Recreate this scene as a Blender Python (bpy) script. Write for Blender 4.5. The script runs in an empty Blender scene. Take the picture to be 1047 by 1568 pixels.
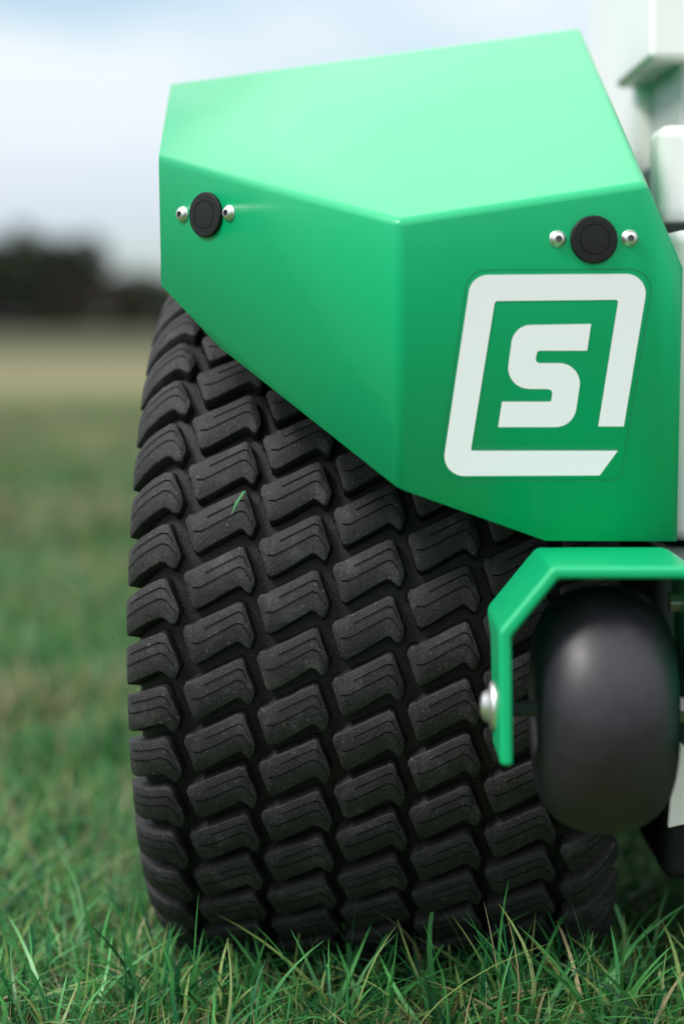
import bpy, bmesh, math, random
import numpy as np
from mathutils import Vector, Matrix
random.seed(4); rng=np.random.default_rng(4)
scene=bpy.context.scene
CAM_D=1.85; HC=0.610; S=0.0005

# ---------------------------------------------------------------- helpers
def at(u,v,y):  # u,v are image pixels, projected from the camera to depth y
    "image pixel coordinates (mm/2 on the y=0 plane) -> metres at depth y"
    k=1+y/CAM_D
    return Vector(((u-523.5)*S*k, y, HC-(v-490)*S*k))
def hit(u,v,p,n):  # ray from the camera through image pixel u,v, cut with a plane
    o=Vector((0,-CAM_D,HC)); d=at(u,v,0)-o
    t=(p-o).dot(n)/d.dot(n)
    return o+d*t
def mesh_obj(name,verts,faces,mat=None,parent=None,smooth=False):
    me=bpy.data.meshes.new(name); me.from_pydata([tuple(v) for v in verts],[],faces); me.update()
    ob=bpy.data.objects.new(name,me); scene.collection.objects.link(ob)
    if mat: me.materials.append(mat)
    if parent: ob.parent=parent
    if smooth:
        for p in me.polygons: p.use_smooth=True
    return ob
def big_mesh(name,V,quads,mat,parent=None,cols=None,smooth=False,midx=None):
    me=bpy.data.meshes.new(name)
    V=np.asarray(V,dtype=np.float32); Q=np.asarray(quads,dtype=np.int32)
    me.vertices.add(len(V)); me.vertices.foreach_set('co',V.ravel())
    me.loops.add(Q.size); me.loops.foreach_set('vertex_index',Q.ravel())
    me.polygons.add(len(Q)); me.polygons.foreach_set('loop_start',np.arange(0,Q.size,Q.shape[1],dtype=np.int32))
    me.polygons.foreach_set('loop_total',np.full(len(Q),Q.shape[1],dtype=np.int32))
    if smooth: me.polygons.foreach_set('use_smooth',np.ones(len(Q),dtype=bool))
    for m in (mat if isinstance(mat,list) else [mat]): me.materials.append(m)
    if midx is not None: me.polygons.foreach_set('material_index',np.asarray(midx,dtype=np.int32))
    me.update(calc_edges=True)
    if cols is not None:
        a=me.color_attributes.new('col','FLOAT_COLOR','POINT')
        C=np.ones((len(V),4),dtype=np.float32); C[:,:3]=cols
        a.data.foreach_set('color',C.ravel())
    ob=bpy.data.objects.new(name,me); scene.collection.objects.link(ob)
    if parent: ob.parent=parent
    return ob
def bevel(ob,w,seg=3,ang=20):
    for p in ob.data.polygons: p.use_smooth=True
    m=ob.modifiers.new('bevel','BEVEL'); m.width=w; m.segments=seg; m.limit_method='ANGLE'; m.angle_limit=math.radians(ang); m.harden_normals=True
    return m
def box(name,lo,hi,mat,parent,bw=0.006):
    x0,y0,z0=lo;x1,y1,z1=hi
    v=[(x0,y0,z0),(x1,y0,z0),(x1,y1,z0),(x0,y1,z0),(x0,y0,z1),(x1,y0,z1),(x1,y1,z1),(x0,y1,z1)]
    f=[(0,3,2,1),(4,5,6,7),(0,1,5,4),(1,2,6,5),(2,3,7,6),(3,0,4,7)]
    o=mesh_obj(name,v,f,mat,parent); bevel(o,bw,4); return o
def revolve(name,prof,n,mat,parent,M=None,smooth=True,closed=False):
    "prof: (a,r) revolved about local X"
    V=[];F=[]
    m=len(prof)
    for i in range(n):
        t=2*math.pi*i/n
        for a,r in prof: V.append(Vector((a,-r*math.cos(t),r*math.sin(t))))
    for i in range(n):
        j=(i+1)%n
        for k in range(m-1 if not closed else m):
            k2=(k+1)%m
            F.append((i*m+k,i*m+k2,j*m+k2,j*m+k))
    if M is not None: V=[M@v for v in V]
    return mesh_obj(name,V,F,mat,parent,smooth)

# ---------------------------------------------------------------- materials
def newmat(name):
    m=bpy.data.materials.new(name); m.use_nodes=True
    nt=m.node_tree; return m,nt,nt.nodes['Principled BSDF']
def noise(nt,scale,detail=4,rough=.5,coord='Object'):
    tc=nt.nodes.new('ShaderNodeTexCoord'); n=nt.nodes.new('ShaderNodeTexNoise')
    n.inputs['Scale'].default_value=scale; n.inputs['Detail'].default_value=detail; n.inputs['Roughness'].default_value=rough
    nt.links.new(tc.outputs[coord],n.inputs['Vector']); return n
def ramp(nt,src,stops):
    r=nt.nodes.new('ShaderNodeValToRGB'); e=r.color_ramp.elements
    while len(e)<len(stops): e.new(.5)
    for i,(p,c) in enumerate(stops):
        e[i].position=p; e[i].color=(*c,1) if len(c)==3 else c
    nt.links.new(src,r.inputs['Fac']); return r
def bump(nt,b,src,strength,dist,prev=None):
    n=nt.nodes.new('ShaderNodeBump'); n.inputs['Strength'].default_value=strength; n.inputs['Distance'].default_value=dist
    nt.links.new(src,n.inputs['Height'])
    if prev: nt.links.new(prev.outputs[0],n.inputs['Normal'])
    nt.links.new(n.outputs[0],b.inputs['Normal']); return n

def mat_paint(name,col,rough=.32,coat=.5,spec=.5,crough=.25):
    m,nt,b=newmat(name)
    n=noise(nt,420,1); r=ramp(nt,n.outputs['Fac'],[(0.0,col),(.76,col),(.80,tuple(c*.75+.03 for c in col))])
    n2=noise(nt,6,4)
    mx=nt.nodes.new('ShaderNodeMixRGB'); mx.blend_type='MULTIPLY'; mx.inputs['Fac'].default_value=.30
    r2=ramp(nt,n2.outputs['Fac'],[(.3,(.84,.84,.84)),(.7,(1,1,1))])
    nt.links.new(r.outputs[0],mx.inputs[1]); nt.links.new(r2.outputs[0],mx.inputs[2])
    nt.links.new(mx.outputs[0],b.inputs['Base Color'])
    rr=nt.nodes.new('ShaderNodeMapRange'); rr.inputs['To Min'].default_value=rough-.06; rr.inputs['To Max'].default_value=rough+.12
    nt.links.new(n2.outputs['Fac'],rr.inputs['Value']); nt.links.new(rr.outputs[0],b.inputs['Roughness'])
    b.inputs['Coat Weight'].default_value=coat; b.inputs['Coat Roughness'].default_value=crough
    b.inputs['Specular IOR Level'].default_value=spec
    n3=noise(nt,380,1); bump(nt,b,n3.outputs['Fac'],.08,.0006)
    return m
GREEN=mat_paint('green_powder_coat',(0.0,.44,.172),.38,.9,.1,.30)
WHITE=mat_paint('white_body_paint',(.80,.80,.79),.35,.3)
def mat_rubber(name,base,rough,dirt=.5,fine=1.0,dust=0.0):
    m,nt,b=newmat(name)
    n=noise(nt,35,5,.65); n2=noise(nt,420,2,.6)
    r=ramp(nt,n.outputs['Fac'],[(.30,tuple(c*.65 for c in base)),(.55,base),(.8,tuple(c*1.5+.006+dust for c in base))])
    r2=ramp(nt,n2.outputs['Fac'],[(.64,(0,0,0)),(.72,(1,1,1))])
    mm=nt.nodes.new('ShaderNodeMath'); mm.operation='MULTIPLY'; mm.inputs[1].default_value=dirt
    nt.links.new(r2.outputs[0],mm.inputs[0])
    mx=nt.nodes.new('ShaderNodeMixRGB'); mx.inputs[2].default_value=(.15,.14,.12,1)
    nt.links.new(mm.outputs[0],mx.inputs[0]); nt.links.new(r.outputs[0],mx.inputs[1])
    nt.links.new(mx.outputs[0],b.inputs['Base Color'])
    rr=nt.nodes.new('ShaderNodeMapRange'); rr.inputs['To Min'].default_value=rough-.12; rr.inputs['To Max'].default_value=rough+.15
    nt.links.new(n.outputs['Fac'],rr.inputs['Value']); nt.links.new(rr.outputs[0],b.inputs['Roughness'])
    b.inputs['Specular IOR Level'].default_value=.33
    p=bump(nt,b,n.outputs['Fac'],.6*fine,.003)
    bump(nt,b,n2.outputs['Fac'],.5*fine,.0010,p)
    return m
RUBBER=mat_rubber('tyre_rubber_worn',(.021,.021,.022),.66,.6,1.0,.030)
RUBDARK=mat_rubber('tyre_rubber_moulded_shade',(.0070,.0070,.0075),.60,.15)  # unworn rubber, colour darkened further to paint shade into the grooves
RUBDARK.node_tree.nodes['Principled BSDF'].inputs['Specular IOR Level'].default_value=.30
ROLLR=mat_rubber('roller_rubber',(.015,.012,.019),.46,.05,.12)
ROLLR.node_tree.nodes['Principled BSDF'].inputs['Specular IOR Level'].default_value=.55
SIPE,_,b=newmat('sipe_shade'); b.inputs['Base Color'].default_value=(.003,.003,.003,1); b.inputs['Roughness'].default_value=.9; b.inputs['Specular IOR Level'].default_value=.1
CAP,nt,b=newmat('black_plastic'); b.inputs['Base Color'].default_value=(.006,.006,.007,1); b.inputs['Roughness'].default_value=.5; b.inputs['Specular IOR Level'].default_value=.35
bump(nt,b,noise(nt,900,2).outputs['Fac'],.2,.0004)
STEEL,nt,b=newmat('zinc_steel'); b.inputs['Base Color'].default_value=(.74,.74,.72,1); b.inputs['Metallic'].default_value=1; b.inputs['Roughness'].default_value=.38
STICK,nt,b=newmat('white_vinyl'); b.inputs['Base Color'].default_value=(.80,.81,.83,1); b.inputs['Roughness'].default_value=.45
bump(nt,b,noise(nt,500,2).outputs['Fac'],.1,.0004)
FILM,nt,b=newmat('film_edge'); b.inputs['Base Color'].default_value=(.0,.22,.09,1); b.inputs['Roughness'].default_value=.3
GREY,nt,b=newmat('grey_plastic'); b.inputs['Base Color'].default_value=(.50,.53,.53,1); b.inputs['Roughness'].default_value=.4
DGREY,nt,b=newmat('dark_grey_plastic'); b.inputs['Base Color'].default_value=(.09,.11,.11,1); b.inputs['Roughness'].default_value=.4
BLACK,nt,b=newmat('underbody_shade_black'); b.inputs['Base Color'].default_value=(.012,.014,.013,1); b.inputs['Roughness'].default_value=.8; b.inputs['Specular IOR Level'].default_value=.2
SOCK,nt,b=newmat('socket_shade'); b.inputs['Base Color'].default_value=(.16,.16,.16,1); b.inputs['Roughness'].default_value=.4; b.inputs['Metallic'].default_value=.5

root=bpy.data.objects.new('robotic_field_mower',None); scene.collection.objects.link(root)

# ---------------------------------------------------------------- fender
D=at(610,337,0); 
nL=Vector((.95,1,0)).normalized()*-1      # left face plane
nR=Vector((.18,-1,0)).normalized()        # right face plane
E=hit(243,240,D,nL); H=hit(247,437,D,nL); G=hit(338,533,D,nL); F=hit(612,748,D,nL); F.y=D.y; F.x=D.x
C=hit(990,279,D,nR); I=hit(1034,412,D,nR); J=hit(1037,829,D,nR); K=hit(835,828,D,nR)
nT=(C-D).cross(E-D).normalized()
A=hit(262,128,D,nT); B=hit(888,42,D,nT)
A2=Vector((A.x,.72,A.z-.02)); B2=Vector((B.x+.008,.72,B.z-.03)); A3=Vector((A.x,.86,.50)); B3=Vector((B.x+.02,.86,.50))
J2=Vector((J.x-.004,.86,J.z))
fv=[A,B,C,D,E,F,G,H,I,J,K,A2,B2,A3,B3,J2]
ff=[(4,3,2,1,0),(4,7,6,5,3),(3,5,10,9,8,2),(0,1,12,11),(11,12,14,13),(2,8,9,15,14,12,1)]
fe=mesh_obj('fender_shell',fv,ff,GREEN,root)
bm=bmesh.new(); bm.from_mesh(fe.data); bmesh.ops.recalc_face_normals(bm,faces=bm.faces[:])
bm.faces.ensure_lookup_table()
if bm.faces[0].normal.z<0: bmesh.ops.reverse_faces(bm,faces=bm.faces[:])
bm.to_mesh(fe.data); bm.free()
bevel(fe,.0055,5,12)
so=fe.modifiers.new('sol','SOLIDIFY'); so.thickness=.003; so.offset=-1

# ---------------------------------------------------------------- decal
def fillet(pts):
    out=[]; n=len(pts)
    for i,(x,y,r) in enumerate(pts):
        p=Vector((x,y)); a=Vector(pts[i-1][:2]); c=Vector(pts[(i+1)%n][:2])
        if r<=0: out.append(p); continue
        d1=(a-p).normalized(); d2=(c-p).normalized()
        ang=d1.angle(d2); t=min(r/math.tan(ang/2),(a-p).length*.49,(c-p).length*.49); r=t*math.tan(ang/2)
        cen=p+(d1+d2).normalized()*(r/math.sin(ang/2))
        s=p+d1*t-cen; e=p+d2*t-cen
        tot=s.angle(e); sg=1 if s.x*e.y-s.y*e.x>0 else -1
        N=8
        for k in range(N+1):
            th=sg*tot*k/N; out.append(cen+Vector((s.x*math.cos(th)-s.y*math.sin(th),s.x*math.sin(th)+s.y*math.cos(th))))
    return out
def decal(name,pts,off,mat,n,th=.0003):
    P=fillet(pts); N=len(P)
    top=[hit(p.x,p.y,D,n)+n*(off+th) for p in P]; bot=[hit(p.x,p.y,D,n)+n*off for p in P]
    f=[tuple(range(N))]+[(i,(i+1)%N,N+(i+1)%N,N+i) for i in range(N)]
    return mesh_obj(name,top+bot,f,mat,root)
decal('logo_frame',[(917,728,0),(675,729,30),(721,421,30),(993,419,30),(954,653,0),(915,653,0),(946,459,4),(757,461,5),(720,690,3),(945,690,0)],.0004,STICK,nR)
decal('logo_letter',[(904,496,0),(786,498,30),(773,595,32),(846,596,7),(843,615,3),(768,615,0),(762,654,0),(877,654,32),(892,556,32),(818,556,6),(822,537,5),(898,537,0)],.0004,STICK,nR)
Po=fillet([(950,737,22),(668,737,30),(716,413,32),(1002,411,32)]); Pi=fillet([(949,735.6,21),(669.5,735.6,29),(717,414.4,31),(1000.5,412.4,31)])
N=len(Po); vv=[hit(p.x,p.y,D,nR)+nR*.0005 for p in Po]+[hit(p.x,p.y,D,nR)+nR*.0005 for p in Pi]
mesh_obj('decal_film_edge',vv,[(i,(i+1)%N,N+(i+1)%N,N+i) for i in range(N)],FILM,root)

# ---------------------------------------------------------------- caps & bolts
def frame_at(p,n):
    x=n.normalized(); z=Vector((0,0,1)); y=z.cross(x).normalized(); z=x.cross(y)
    return Matrix.Translation(p)@Matrix((x,y,z)).transposed().to_4x4()
def cap(name,p,n):
    r=.0188
    prof=[(0,r),(.0024,r),(.0032,r-.0006),(.0034,r-.0016),(.0036,r*.64),(.0029,r*.63),(.0029,r*.61),(.0036,r*.60),(.0038,r*.3),(.0038,0.00001)]
    return revolve(name,prof,72,CAP,root,frame_at(p,n),smooth=False)
def bolt(name,p,n,r=.0056):
    M=frame_at(p,n)
    o=revolve(name,[(0,r*1.18),(.0010,r*1.18),(.0011,r*1.02),(.002,r),(.0034,r*.85),(.0041,r*.58),(.0042,r*.46)],32,STEEL,root,M)
    V=[];Fc=[]
    for i in range(6):
        t=math.pi/3*i; V.append(M@Vector((.0042,r*.48*math.cos(t),r*.48*math.sin(t))))
    for i in range(6):
        t=math.pi/3*i; V.append(M@Vector((.0022,r*.46*math.cos(t),r*.46*math.sin(t))))
    for i in range(6): Fc.append((i,(i+1)%6,6+(i+1)%6,6+i))
    Fc.append((6,7,8,9,10,11)); mesh_obj(name+'_socket',V,Fc,SOCK,root)
    return o
cap('hole_plug_1',hit(317,329,D,nL),nL); cap('hole_plug_2',hit(908,367,D,nR),nR)
for i,(u,v,n) in enumerate([(280,328,nL),(351,326,nL),(853,366,nR),(963,365,nR)]):
    bolt('fender_bolt_%d'%(i+1),hit(u,v,D,n),n)

# ---------------------------------------------------------------- main tyre
LH=.0120; RC=.340-LH; S1=.158; RHO=.040; CR=1.9; PH0=S1/CR; SMAX=.2150
def prof(s):
    a=abs(s); sg=1 if s>=0 else -1
    if a<=S1: ph=a/CR; return sg*a, RC-a*a/(2*CR), sg*ph
    ph=PH0+(a-S1)/RHO
    return sg*(S1+RHO*(math.sin(ph)-math.sin(PH0))), RC-S1*S1/(2*CR)-RHO*(math.cos(PH0)-math.cos(ph)), sg*ph
def tp(s,v,h):
    a,r,ph=prof(s); a+=math.sin(ph)*h; r+=math.cos(ph)*h
    t=v/(RC+LH); return (a,-r*math.cos(t),r*math.sin(t))
AX=Vector((.021+.340*math.sin(math.radians(4.3)),.110+.340,.338))
TM=Matrix.Translation(AX)@Matrix.Rotation(-math.radians(4.3),4,'Z')
NL=46; PV=2*math.pi*(RC+LH)/NL
TOP=[(0,.52),(.035,.60),(.14,.64),(.20,.69),(.78,1.06),(.85,1.04),(.975,.58),(1,.46)]
BOT=[(0,.44),(.03,.34),(.13,-.06),(.18,-.11),(.27,-.06),(.76,.33),(.82,.31),(.90,.20),(.95,.20),(1,.40)]
def ip(tab,u):
    for (x0,y0),(x1,y1) in zip(tab,tab[1:]):
        if u<=x1: return y0+(y1-y0)*(u-x0)/(x1-x0)
    return tab[-1][1]
US=sorted(set([x for x,_ in TOP]+[x for x,_ in BOT]+[.45,.62]))
V=[];Q=[];MI=[]; SV=[];SQ=[]
for col in range(-3,4):
    if abs(col)<=2: s0=col*.061-.0292; s1=col*.061+.0292
    elif col<0: s0=-SMAX; s1=-.1545
    else: s0=.1545; s1=SMAX
    w=s1-s0
    for k in range(NL):
        base=(k-.44*col)*PV+random.uniform(-.0008,.0008)
        e=.0024; hh=LH*random.uniform(.95,1.02)
        rows=[]
        def row(u,uc,mode):
            s=s0+u*w+random.uniform(-.00025,.00025)
            e2=.0007+random.uniform(0,.0007)
            t=base+ip(TOP,uc)*PV*.96+random.uniform(-.0005,.0005); b_=base+ip(BOT,uc)*PV*.96+random.uniform(-.0005,.0005)
            if t-b_<.003: m=(t+b_)/2; t=m+.0015; b_=m-.0015
            q=[b_-e,b_,b_+e2,t-e2,t,t+e]
            if mode=='o': hs=[-.001]*6
            elif mode=='w': hs=[-.001]+[hh*.92]*4+[-.001]
            else: hs=[-.001,hh*.94,hh,hh,hh*.94,-.001]
            return [tp(s,vv,h_) for vv,h_ in zip(q,hs)]
        rows.append(row(-.0018/w,0,'o')); rows.append(row(0,0,'w')); rows.append(row(.0008/w,.0008/w,'n'))
        for u in US[1:-1]: rows.append(row(u,u,'n'))
        rows.append(row(1-.0008/w,1-.0008/w,'n')); rows.append(row(1,1,'w')); rows.append(row(1+.0018/w,1,'o'))
        o=len(V)
        for r_ in rows: V+=r_
        for i in range(len(rows)-1):
            for j in range(5):
                Q.append((o+i*6+j,o+(i+1)*6+j,o+(i+1)*6+j+1,o+i*6+j+1))
                MI.append(0 if (1<=j<=3 and 1<=i<len(rows)-2) else 1)
        # sipes: dark strips laid on the lugs, painting the shade of chevron slots
        for off,ua,ub in ((.48,.12,.95),(.76,.30,.90)):
            so_=len(SV); uu=sorted([ua+(ub-ua)*x/8 for x in range(9)]+[.78,.84])
            for u in uu:
                t=base+ip(TOP,u)*PV*.96; b_=base+ip(BOT,u)*PV*.96; m=b_+(t-b_)*off
                SV+= [tp(s0+u*w,m-.0005,hh+.0003),tp(s0+u*w,m+.0005,hh+.0003)]
            for i in range(len(uu)-1): SQ.append((so_+2*i,so_+2*i+2,so_+2*i+3,so_+2*i+1))
V=np.array([TM@Vector(v) for v in V]); SV=np.array([TM@Vector(v) for v in SV])
big_mesh('tyre_tread_lugs',V,Q,[RUBBER,RUBDARK],root,midx=MI)
big_mesh('tyre_sipe_shade_strips',SV,SQ,SIPE,root)
cp=[]
for i in range(61):
    s=-.2165+.433*i/60; a,r,ph=prof(s); cp.append((a,r))
left=[(-.172,.175),(-.185,.19),(-.196,.22),(-.200,.255)]
right=[(-a,r) for a,r in reversed(left)]
revolve('tyre_carcass',left+cp+right,192,RUBDARK,root,TM)
revolve('wheel_rim',[(-.172,.176),(-.165,.18),(-.15,.165),(-.10,.16),(-.09,.06),(-.11,.05),(-.11,.00001)],96,WHITE,root,TM)
revolve('wheel_rim_inner',[(.172,.176),(.165,.18),(.15,.165),(.0,.16),(-.088,.155)],96,WHITE,root,TM)

# ---------------------------------------------------------------- roller wheel and bracket
RY=-.05; RX=.1940; RZ=at(922,1085,RY).z; RR=.0910; RW=.0518; cc=.050
pf=[(-RW*.55,.02),(-RW*.6,.032),(-RW*.90,.036)]
for i in range(33):
    x=-1+2*i/32
    x=math.sin(x*math.pi/2)
    pf.append((RW*x, RR-cc*(1-(max(0,1-abs(x)**2.3))**(1/2.3))))
pf+=[(RW*.90,.036),(RW*.6,.032),(RW*.55,.02)]
revolve('roller_wheel',pf,96,ROLLR,root,Matrix.Translation((RX,RY,RZ)))
revolve('roller_axle',[(-.085,.00001),(-.085,.006),(.11,.006),(.11,.00001)],24,DGREY,root,Matrix.Translation((RX,RY,RZ)))
T=.0090; yf=-.122
def bx(u): return (u-523.5)*S*(1+yf/CAM_D)
def bz(v): return HC-(v-490)*S*(1+yf/CAM_D)
xr=bx(1085)
outer=[(bx(766),bz(1174),-.03),(bx(764),bz(1000),-.02),(bx(763),bz(968),.025),(bx(846),bz(868),.03),(bx(846)+.05,bz(868),.03),(xr-.012,bz(868),.03),(xr,bz(885),.02),(xr,bz(1172),-.03)]
inner=[]
for i,(x,z,yb) in enumerate(outer):
    if i in(0,1): inner.append((x+T,z,yb))
    elif i==2: inner.append((x+T,z-.004,yb))
    elif i==3: inner.append((x+.004,z-T,yb))
    elif i in(4,): inner.append((x,z-T,yb))
    elif i==5: inner.append((x-.004,z-T,yb))
    else: inner.append((x-T,z-(.004 if i==6 else 0),yb))
V=[];Fc=[];n=len(outer)
for (x,z,yb) in outer: V+= [(x,yf,z),(x,yb,z)]
for (x,z,yb) in inner: V+= [(x,yf,z),(x,yb,z)]
o=2*n
for i in range(n-1):
    Fc+=[(2*i,2*i+2,2*i+3,2*i+1),(o+2*i,o+2*i+1,o+2*i+3,o+2*i+2),(2*i,o+2*i,o+2*i+2,2*i+2),(2*i+1,2*i+3,o+2*i+3,o+2*i+1)]
Fc+=[(0,1,o+1,o),(2*n-2,o+2*n-2,o+2*n-1,2*n-1)]
br=mesh_obj('roller_bracket',V,Fc,GREEN,root)
bm=bmesh.new(); bm.from_mesh(br.data); bmesh.ops.recalc_face_normals(bm,faces=bm.faces[:]); bm.to_mesh(br.data); bm.free()
bevel(br,.0034,4,15)
hx=bx(765)
revolve('bracket_bolt_head',[(0.001,.0185),(-.002,.0185),(-.003,.0165),(-.0035,.013),(-.008,.0105),(-.010,.006),(-.0105,.00001)],40,STEEL,root,Matrix.Translation((hx,RY,RZ+.002)))
def hexnut(name,c,r,t,mat):
    V=[]
    for xx in (-t/2,t/2):
        for i in range(6): V.append((c[0]+xx,c[1]+r*math.cos(i*math.pi/3),c[2]+r*math.sin(i*math.pi/3)))
    f=[(0,1,2,3,4,5),(11,10,9,8,7,6)]+[(i,6+i,6+(i+1)%6,(i+1)%6) for i in range(6)]
    o=mesh_obj(name,V,f,mat,root); bevel(o,.0008,2)
hexnut('bracket_nut_1',(.2525,-.04,at(1032,922,-.04).z),.008,.016,STEEL)
hexnut('bracket_nut_2',(.2515,RY,RZ),.011,.008,STEEL)

# ---------------------------------------------------------------- white chassis / body
box('chassis_side',(.272,.16,HC-.185),(.80,1.25,HC+.075),WHITE,root,.012)
box('side_hinge',(.281,.30,HC+.088),(.36,.37,HC+.174),WHITE,root,.012)
box('upper_body_gap_shade',(.290,.39,HC+.060),(.80,1.2,HC+.150),DGREY,root,.012)  # dark grey paints in the shaded gap between the white panels
box('side_window',(.316,.42,HC+.12),(.70,.9,HC+.27),GREY,root,.006)
box('rear_body',(.302,.62,HC+.06),(.80,1.12,1.25),WHITE,root,.02)
box('top_cover',(.283,.38,HC+.240),(.80,.66,1.16),WHITE,root,.008)
pl=[(.2575,.06,HC-.402),(.31,.06,HC-.390),(.31,.06,HC-.30),(.262,.06,HC-.30),(.262,.06,HC-.35)]
V=[Vector(p) for p in pl]+[Vector(p)+Vector((0,.008,0)) for p in pl]; n=5
o=mesh_obj('skid_plate',V,[tuple(range(n)),tuple(range(2*n-1,n-1,-1))]+[(i,n+i,n+(i+1)%n,(i+1)%n) for i in range(n)],WHITE,root); bevel(o,.0015,2)
box('support_beam',(.262,.04,HC-.31),(.33,.9,HC-.19),DGREY,root,.004)
box('cross_axle',(.20,.43,.32),(.5,.48,.37),GREY,root,.004)
box('underbody_pan',(.275,.22,.13),(.80,1.2,HC-.19),BLACK,root,.01)  # coloured black to paint in the shade beneath the machine

# ---------------------------------------------------------------- ground
def sn(x,y,f,ph=0):
    return (np.sin(x*f*1.3+y*f*.7+ph)+np.sin(x*f*-.8+y*f*1.7+1.3+ph*2)+np.sin(x*f*2.1-y*f*1.1+4+ph))/3
GM,nt,b=newmat('grass_ground')
n1=noise(nt,1.2,4,.6); n2=noise(nt,40,4,.7)
c1=ramp(nt,n1.outputs['Fac'],[(.38,(.06,.12,.035)),(.54,(.095,.15,.045)),(.70,(.19,.19,.09))])
c2=ramp(nt,n2.outputs['Fac'],[(.3,(.35,.35,.35)),(.65,(1.1,1.1,1.1))])
mx=nt.nodes.new('ShaderNodeMixRGB'); mx.blend_type='MULTIPLY'; mx.inputs[0].default_value=.8
nt.links.new(c1.outputs[0],mx.inputs[1]); nt.links.new(c2.outputs[0],mx.inputs[2])
tc=nt.nodes.new('ShaderNodeTexCoord'); sp=nt.nodes.new('ShaderNodeSeparateXYZ'); nt.links.new(tc.outputs['Object'],sp.inputs[0])
mr=nt.nodes.new('ShaderNodeMapRange'); mr.interpolation_type='SMOOTHSTEP'; mr.inputs['From Min'].default_value=8; mr.inputs['From Max'].default_value=26
nt.links.new(sp.outputs['Y'],mr.inputs['Value'])
mr2=nt.nodes.new('ShaderNodeMapRange'); mr2.interpolation_type='SMOOTHSTEP'; mr2.inputs['From Min'].default_value=22; mr2.inputs['From Max'].default_value=58
nt.links.new(sp.outputs['Y'],mr2.inputs['Value'])
m2=nt.nodes.new('ShaderNodeMixRGB'); m2.inputs[2].default_value=(.165,.155,.085,1); nt.links.new(mr.outputs[0],m2.inputs[0]); nt.links.new(mx.outputs[0],m2.inputs[1])
m3=nt.nodes.new('ShaderNodeMixRGB'); m3.inputs[2].default_value=(.048,.056,.028,1); nt.links.new(mr2.outputs[0],m3.inputs[0]); nt.links.new(m2.outputs[0],m3.inputs[1])
nt.links.new(m3.outputs[0],b.inputs['Base Color']); b.inputs['Roughness'].default_value=.95; b.inputs['Specular IOR Level'].default_value=.1
mesh_obj('ground',[(-600,-30,0),(600,-30,0),(600,900,0),(-600,900,0)],[(0,1,2,3)],GM)

# ---------------------------------------------------------------- grass
GB,nt,b=newmat('grass_blades')
at_=nt.nodes.new('ShaderNodeAttribute'); at_.attribute_name='col'
nt.links.new(at_.outputs['Color'],b.inputs['Base Color']); b.inputs['Roughness'].default_value=.38; b.inputs['Specular IOR Level'].default_value=.5
tr=nt.nodes.new('ShaderNodeBsdfTranslucent'); nt.links.new(at_.outputs['Color'],tr.inputs['Color'])
ms=nt.nodes.new('ShaderNodeMixShader'); ms.inputs[0].default_value=.38
nt.links.new(b.outputs[0],ms.inputs[1]); nt.links.new(tr.outputs[0],ms.inputs[2]); nt.links.new(ms.outputs[0],nt.nodes['Material Output'].inputs['Surface'])
AV=[];AQ=[];AC=[];off=0
def blades(x,y,h,w,lean,colr,seg=4,curl=1.8,droop=.45,flat=.5,wig=.12,tip=1.0):
    global off
    n=len(x); az=rng.uniform(0,2*np.pi,n); faz=az+np.pi/2+rng.normal(0,flat,n)
    dx,dy=np.cos(az),np.sin(az); wx,wy=np.cos(faz),np.sin(faz)
    ts=np.linspace(0,1,seg+1); verts=np.zeros((n,(seg+1)*2,3),dtype=np.float32); cols=np.zeros((n,(seg+1)*2,3),dtype=np.float32)
    sx=rng.normal(0,wig,n)
    for i,t in enumerate(ts):
        px=x+dx*lean*h*t**curl+ -dy*sx*h*np.sin(t*3); py=y+dy*lean*h*t**curl+dx*sx*h*np.sin(t*3)
        pz=h*(t-droop*np.minimum(lean,1.3)*t**2.2*.7)-.002
        ww=w*.5*((1-t)**.70 *.97+.03)*(1 if t>.05 else .8)
        verts[:,2*i,0]=px-wx*ww; verts[:,2*i,1]=py-wy*ww; verts[:,2*i,2]=pz
        verts[:,2*i+1,0]=px+wx*ww; verts[:,2*i+1,1]=py+wy*ww; verts[:,2*i+1,2]=pz
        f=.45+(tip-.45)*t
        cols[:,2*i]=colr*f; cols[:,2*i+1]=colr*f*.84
    base=off+np.arange(n)[:,None]*((seg+1)*2)
    for i in range(seg):
        q=np.stack([base[:,0]+2*i,base[:,0]+2*i+1,base[:,0]+2*i+3,base[:,0]+2*i+2],1); AQ.append(q)
    AV.append(verts.reshape(-1,3)); AC.append(cols.reshape(-1,3)); off+=n*(seg+1)*2
def colour(n,x,y,dry):
    g1=np.array([.035,.19,.050]); g2=np.array([.11,.39,.11]); g3=np.array([.012,.105,.038]); tan=np.array([.44,.38,.21]); ye=np.array([.27,.38,.12])
    a=rng.random((n,1)); c=g1*(1-a)+g2*a
    m=rng.random(n)<.25; c[m]=g3*rng.uniform(.8,1.4,(m.sum(),1))
    m=rng.random(n)<.16; c[m]=ye
    m=rng.random(n)<dry; c[m]=tan*rng.uniform(.6,1.25,(m.sum(),1))
    return c
# near lawn
n=25000
x=rng.uniform(-.5,.5,n); y=rng.uniform(-.02,.95,n)
cl=sn(x,y,28)+.5*sn(x,y,70,2)
h=np.clip(.044+.022*cl+rng.normal(0,.012,n),.010,.10)
dry=np.clip(.24-.22*sn(x,y,14,1),.02,.6)
blades(x,y,h,rng.uniform(.0018,.0046,n),np.abs(rng.normal(.7,.45,n)),colour(n,x,y,dry),4,tip=1.15)
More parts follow.
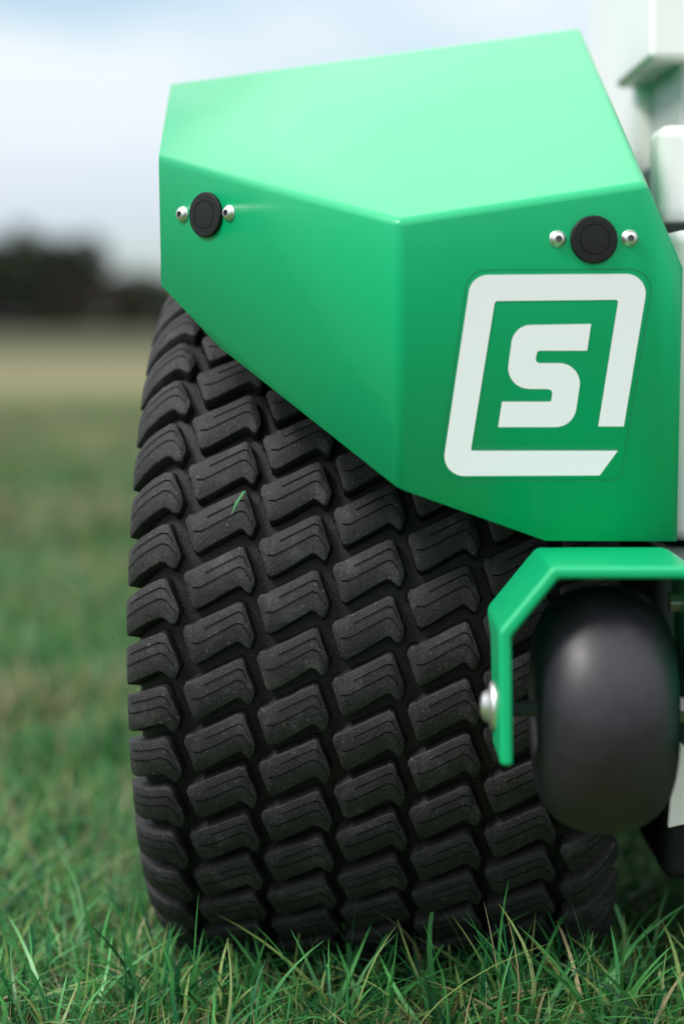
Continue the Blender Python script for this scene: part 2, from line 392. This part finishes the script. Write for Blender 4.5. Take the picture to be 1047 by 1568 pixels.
# taller, broader individual blades, growing in tufts
def tufts(cnt,x0,x1,y0,y1,h0,h1,w0,w1,bri=1.0,k0=3,k1=12,ln=.75):
    tx=rng.uniform(x0,x1,cnt); ty=rng.uniform(y0,y1,cnt); k=rng.integers(k0,k1,cnt)
    x=np.repeat(tx,k)+rng.normal(0,.008,k.sum()); y=np.repeat(ty,k)+rng.normal(0,.008,k.sum()); hs=np.repeat(rng.uniform(h0,h1,cnt),k)
    n=len(x)
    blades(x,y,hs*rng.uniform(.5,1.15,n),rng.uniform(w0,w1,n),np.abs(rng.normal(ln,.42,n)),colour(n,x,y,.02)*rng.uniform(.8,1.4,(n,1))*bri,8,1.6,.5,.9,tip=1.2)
tufts(460,-.5,.5,.10,.95,.060,.105,.0035,.0075)
tufts(150,-.32,.40,.12,.32,.075,.125,.0040,.0080,1.15)
tufts(38,.06,.32,.08,.26,.11,.155,.0040,.0080,1.1,3,9,.65)
tufts(16,-.16,.04,.10,.26,.10,.150,.0040,.0075,1.1,2,6,.6)
tufts(60,-.45,-.15,.25,.9,.09,.14,.0035,.006,1.1)
# dry curly thatch
n=16000
x=rng.uniform(-.5,.5,n); y=rng.uniform(.02,.9,n)
blades(x,y,rng.uniform(.012,.060,n),rng.uniform(.0009,.0020,n),np.abs(rng.normal(1.5,.7,n)),np.array([.52,.46,.26])*rng.uniform(.45,1.2,(n,1)),6,1.4,.7,.5,.35)
# mid
n=30000
y=.9+rng.random(n)**1.2*3.2; x=rng.uniform(-1,1,n)*(.35+.32*(y+.3))
cl=sn(x,y,9)+.5*sn(x,y,25,2)
dry=np.clip(.20+.50*sn(x,y,3.1,1),.03,.8)
blades(x,y,np.clip(.060+.03*cl+rng.normal(0,.015,n),.012,.14),rng.uniform(.004,.009,n),np.abs(rng.normal(.5,.3,n)),colour(n,x,y,dry),3)
n=26000
y=4+rng.random(n)**1.1*12; x=rng.uniform(-1,1,n)*(.3+.28*y)
cl=sn(x,y,3)+.5*sn(x,y,8,2)
dry=np.clip(.42+.6*sn(x,y,1.1,1),.08,.9)
blades(x,y,np.clip(.055+.03*cl+rng.normal(0,.015,n),.015,.15),rng.uniform(.010,.020,n),np.abs(rng.normal(.5,.3,n)),colour(n,x,y,dry)*.80,2)
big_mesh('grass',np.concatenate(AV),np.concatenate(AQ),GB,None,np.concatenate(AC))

# grass clipping stuck on tyre
CL,nt,b=newmat('clipping_green'); b.inputs['Base Color'].default_value=(.08,.28,.11,1); b.inputs['Roughness'].default_value=.5
p0=at(354,788,.122);p1=at(362,770,.122);p2=at(374,752,.123)
w_=Vector((.0017,0,.0006))
mesh_obj('grass_clipping',[p0,p0+w_*.4,p1-w_,p1+w_,p2-w_*.9,p2+w_*.9],[(0,1,3,2),(2,3,5,4)],CL,root)

# ---------------------------------------------------------------- distant treeline
TL,nt,b=newmat('distant_foliage'); a_=nt.nodes.new('ShaderNodeAttribute'); a_.attribute_name='col'
nt.links.new(a_.outputs['Color'],b.inputs['Base Color']); b.inputs['Roughness'].default_value=.8; b.inputs['Specular IOR Level'].default_value=.1
TV=[];TQ=[];TC=[];o=0
def leafcloud(cx,cy,cz,rx,ry,rz,n,s,cb):
    global o
    d=rng.normal(size=(n,3)); d/=np.linalg.norm(d,axis=1)[:,None]; r=rng.random(n)**.45
    P=np.array([cx,cy,cz])+d*r[:,None]*np.array([rx,ry,rz])
    P[:,2]=np.maximum(P[:,2],.1)
    a=rng.normal(size=(n,3)); a/=np.linalg.norm(a,axis=1)[:,None]; b_=np.cross(a,rng.normal(size=(n,3))); b_/=np.linalg.norm(b_,axis=1)[:,None]
    ss=s*rng.uniform(.6,1.3,(n,1))
    Q4=np.stack([P-a*ss,P-b_*ss*.6,P+a*ss,P+b_*ss*.6],1)
    TV.append(Q4.reshape(-1,3)); TQ.append(o+np.arange(n*4).reshape(n,4)); o+=n*4
    cc_=np.array(cb)*rng.uniform(.5,1.5,(n,1)); TC.append(np.repeat(cc_,4,axis=0))
trk=[]
xx=-70
while xx<60:
    yy=150+rng.uniform(-8,8); hgt=rng.uniform(3.7,4.4); nl=120
    if -27<xx<-20: hgt=rng.uniform(6.8,7.8); nl=300
    elif -20<=xx<-16.5: hgt=rng.uniform(5.6,6.6); nl=260
    if xx<-30 or xx>10: hgt=rng.uniform(3.5,7)
    for k in range(5):
        leafcloud(xx+rng.uniform(-1.2,1.2),yy+rng.uniform(-1,1),hgt*rng.uniform(.35,.72),1.5,1.5,hgt*.3,nl,.34,(.040,.050,.032))
    trk.append((xx,yy,hgt)); xx+=rng.uniform(1.3,2.1)
for xh in np.arange(-75,62,1.2):
    leafcloud(xh,147+rng.uniform(-2,2),1.3,1.3,1.2,2.0,130,.34,(.055,.047,.034))
for (tx,ty,th) in trk:
    ring=[]
    for (zz,rr) in ((0,.16),(th*.4,.11),(th*.75,.05)):
        for i in range(4): ring.append((tx+rr*math.cos(i*math.pi/2),ty+rr*math.sin(i*math.pi/2),zz))
    TV.append(np.array(ring)); q=[]
    for l in range(2):
        for i in range(4): q.append((o+l*4+i,o+l*4+(i+1)%4,o+l*4+4+(i+1)%4,o+l*4+4+i))
    TQ.append(np.array(q)); TC.append(np.full((12,3),.04)); o+=12
big_mesh('distant_treeline',np.concatenate(TV),np.concatenate(TQ),TL,None,np.concatenate(TC))

# ---------------------------------------------------------------- light
sd=Vector((-.62,-.33,.84)).normalized()      # towards the sun
elev=math.asin(sd.z); azm=math.atan2(sd.x,sd.y)
w=bpy.data.worlds.new('World'); scene.world=w; w.use_nodes=True; nt=w.node_tree; bg=nt.nodes['Background']
sky=nt.nodes.new('ShaderNodeTexSky'); sky.sky_type='NISHITA'; sky.sun_disc=False; sky.sun_elevation=elev; sky.sun_rotation=azm
sm=nt.nodes.new('ShaderNodeMixRGB'); sm.blend_type='MULTIPLY'; sm.inputs[0].default_value=1; sm.inputs[2].default_value=(.86,1.0,1.05,1); nt.links.new(sky.outputs[0],sm.inputs[1])
tc=nt.nodes.new('ShaderNodeTexCoord'); mp=nt.nodes.new('ShaderNodeMapping'); mp.inputs['Scale'].default_value=(1.2,1.2,3.0); nt.links.new(tc.outputs['Generated'],mp.inputs[0])
nz=nt.nodes.new('ShaderNodeTexNoise'); nz.inputs['Scale'].default_value=3.5; nz.inputs['Detail'].default_value=3; nt.links.new(mp.outputs[0],nz.inputs['Vector'])
sp=nt.nodes.new('ShaderNodeSeparateXYZ'); nt.links.new(tc.outputs['Generated'],sp.inputs[0])
# cloud cover: broken (bluer) just above the low cloud bank, closed again higher up
cv=ramp(nt,sp.outputs['Z'],[(0.0,(.10,)*3),(.05,(.22,)*3),(.085,(.24,)*3),(.135,(.04,)*3),(.22,(.03,)*3),(.34,(.28,)*3)])
ad=nt.nodes.new('ShaderNodeMath'); ad.operation='ADD'; nt.links.new(nz.outputs['Fac'],ad.inputs[0]); nt.links.new(cv.outputs[0],ad.inputs[1])
rp=nt.nodes.new('ShaderNodeMapRange'); rp.inputs['From Min'].default_value=.42; rp.inputs['From Max'].default_value=.72; nt.links.new(ad.outputs[0],rp.inputs['Value'])
cr=ramp(nt,sp.outputs['Z'],[(0.0,(.38,.43,.49)),(.045,(.44,.49,.55)),(.080,(.54,.58,.62)),(.2,(.62,.65,.68)),(.5,(1,1,1.02))])
cm=nt.nodes.new('ShaderNodeVectorMath'); cm.operation='SCALE'; cm.inputs['Scale'].default_value=10.8; nt.links.new(cr.outputs[0],cm.inputs[0])
mx=nt.nodes.new('ShaderNodeMixRGB'); nt.links.new(cm.outputs[0],mx.inputs[2]); nt.links.new(rp.outputs[0],mx.inputs[0]); nt.links.new(sm.outputs[0],mx.inputs[1]); nt.links.new(mx.outputs[0],bg.inputs['Color'])
bg.inputs['Strength'].default_value=.15
sl=bpy.data.lights.new('sun','SUN'); sl.energy=3.0; sl.angle=math.radians(14); sl.color=(1,.96,.9)
so=bpy.data.objects.new('sun',sl); scene.collection.objects.link(so); so.rotation_euler=sd.to_track_quat('Z','Y').to_euler(); so.location=(-3,0,5)

# ---------------------------------------------------------------- camera
cd=bpy.data.cameras.new('camera'); co=bpy.data.objects.new('camera',cd); scene.collection.objects.link(co)
co.location=(0,-CAM_D,HC); co.rotation_euler=(math.radians(90),0,0)
cd.sensor_fit='VERTICAL'; cd.sensor_height=36; cd.sensor_width=24; cd.lens=36*CAM_D/(1568*S); cd.shift_y=-294/1568
cd.clip_end=2000; cd.clip_start=.05
cd.dof.use_dof=True; cd.dof.focus_distance=CAM_D+.10; cd.dof.aperture_fstop=2.6
scene.camera=co
scene.view_settings.view_transform='Standard'; scene.view_settings.look='None'; scene.view_settings.exposure=0
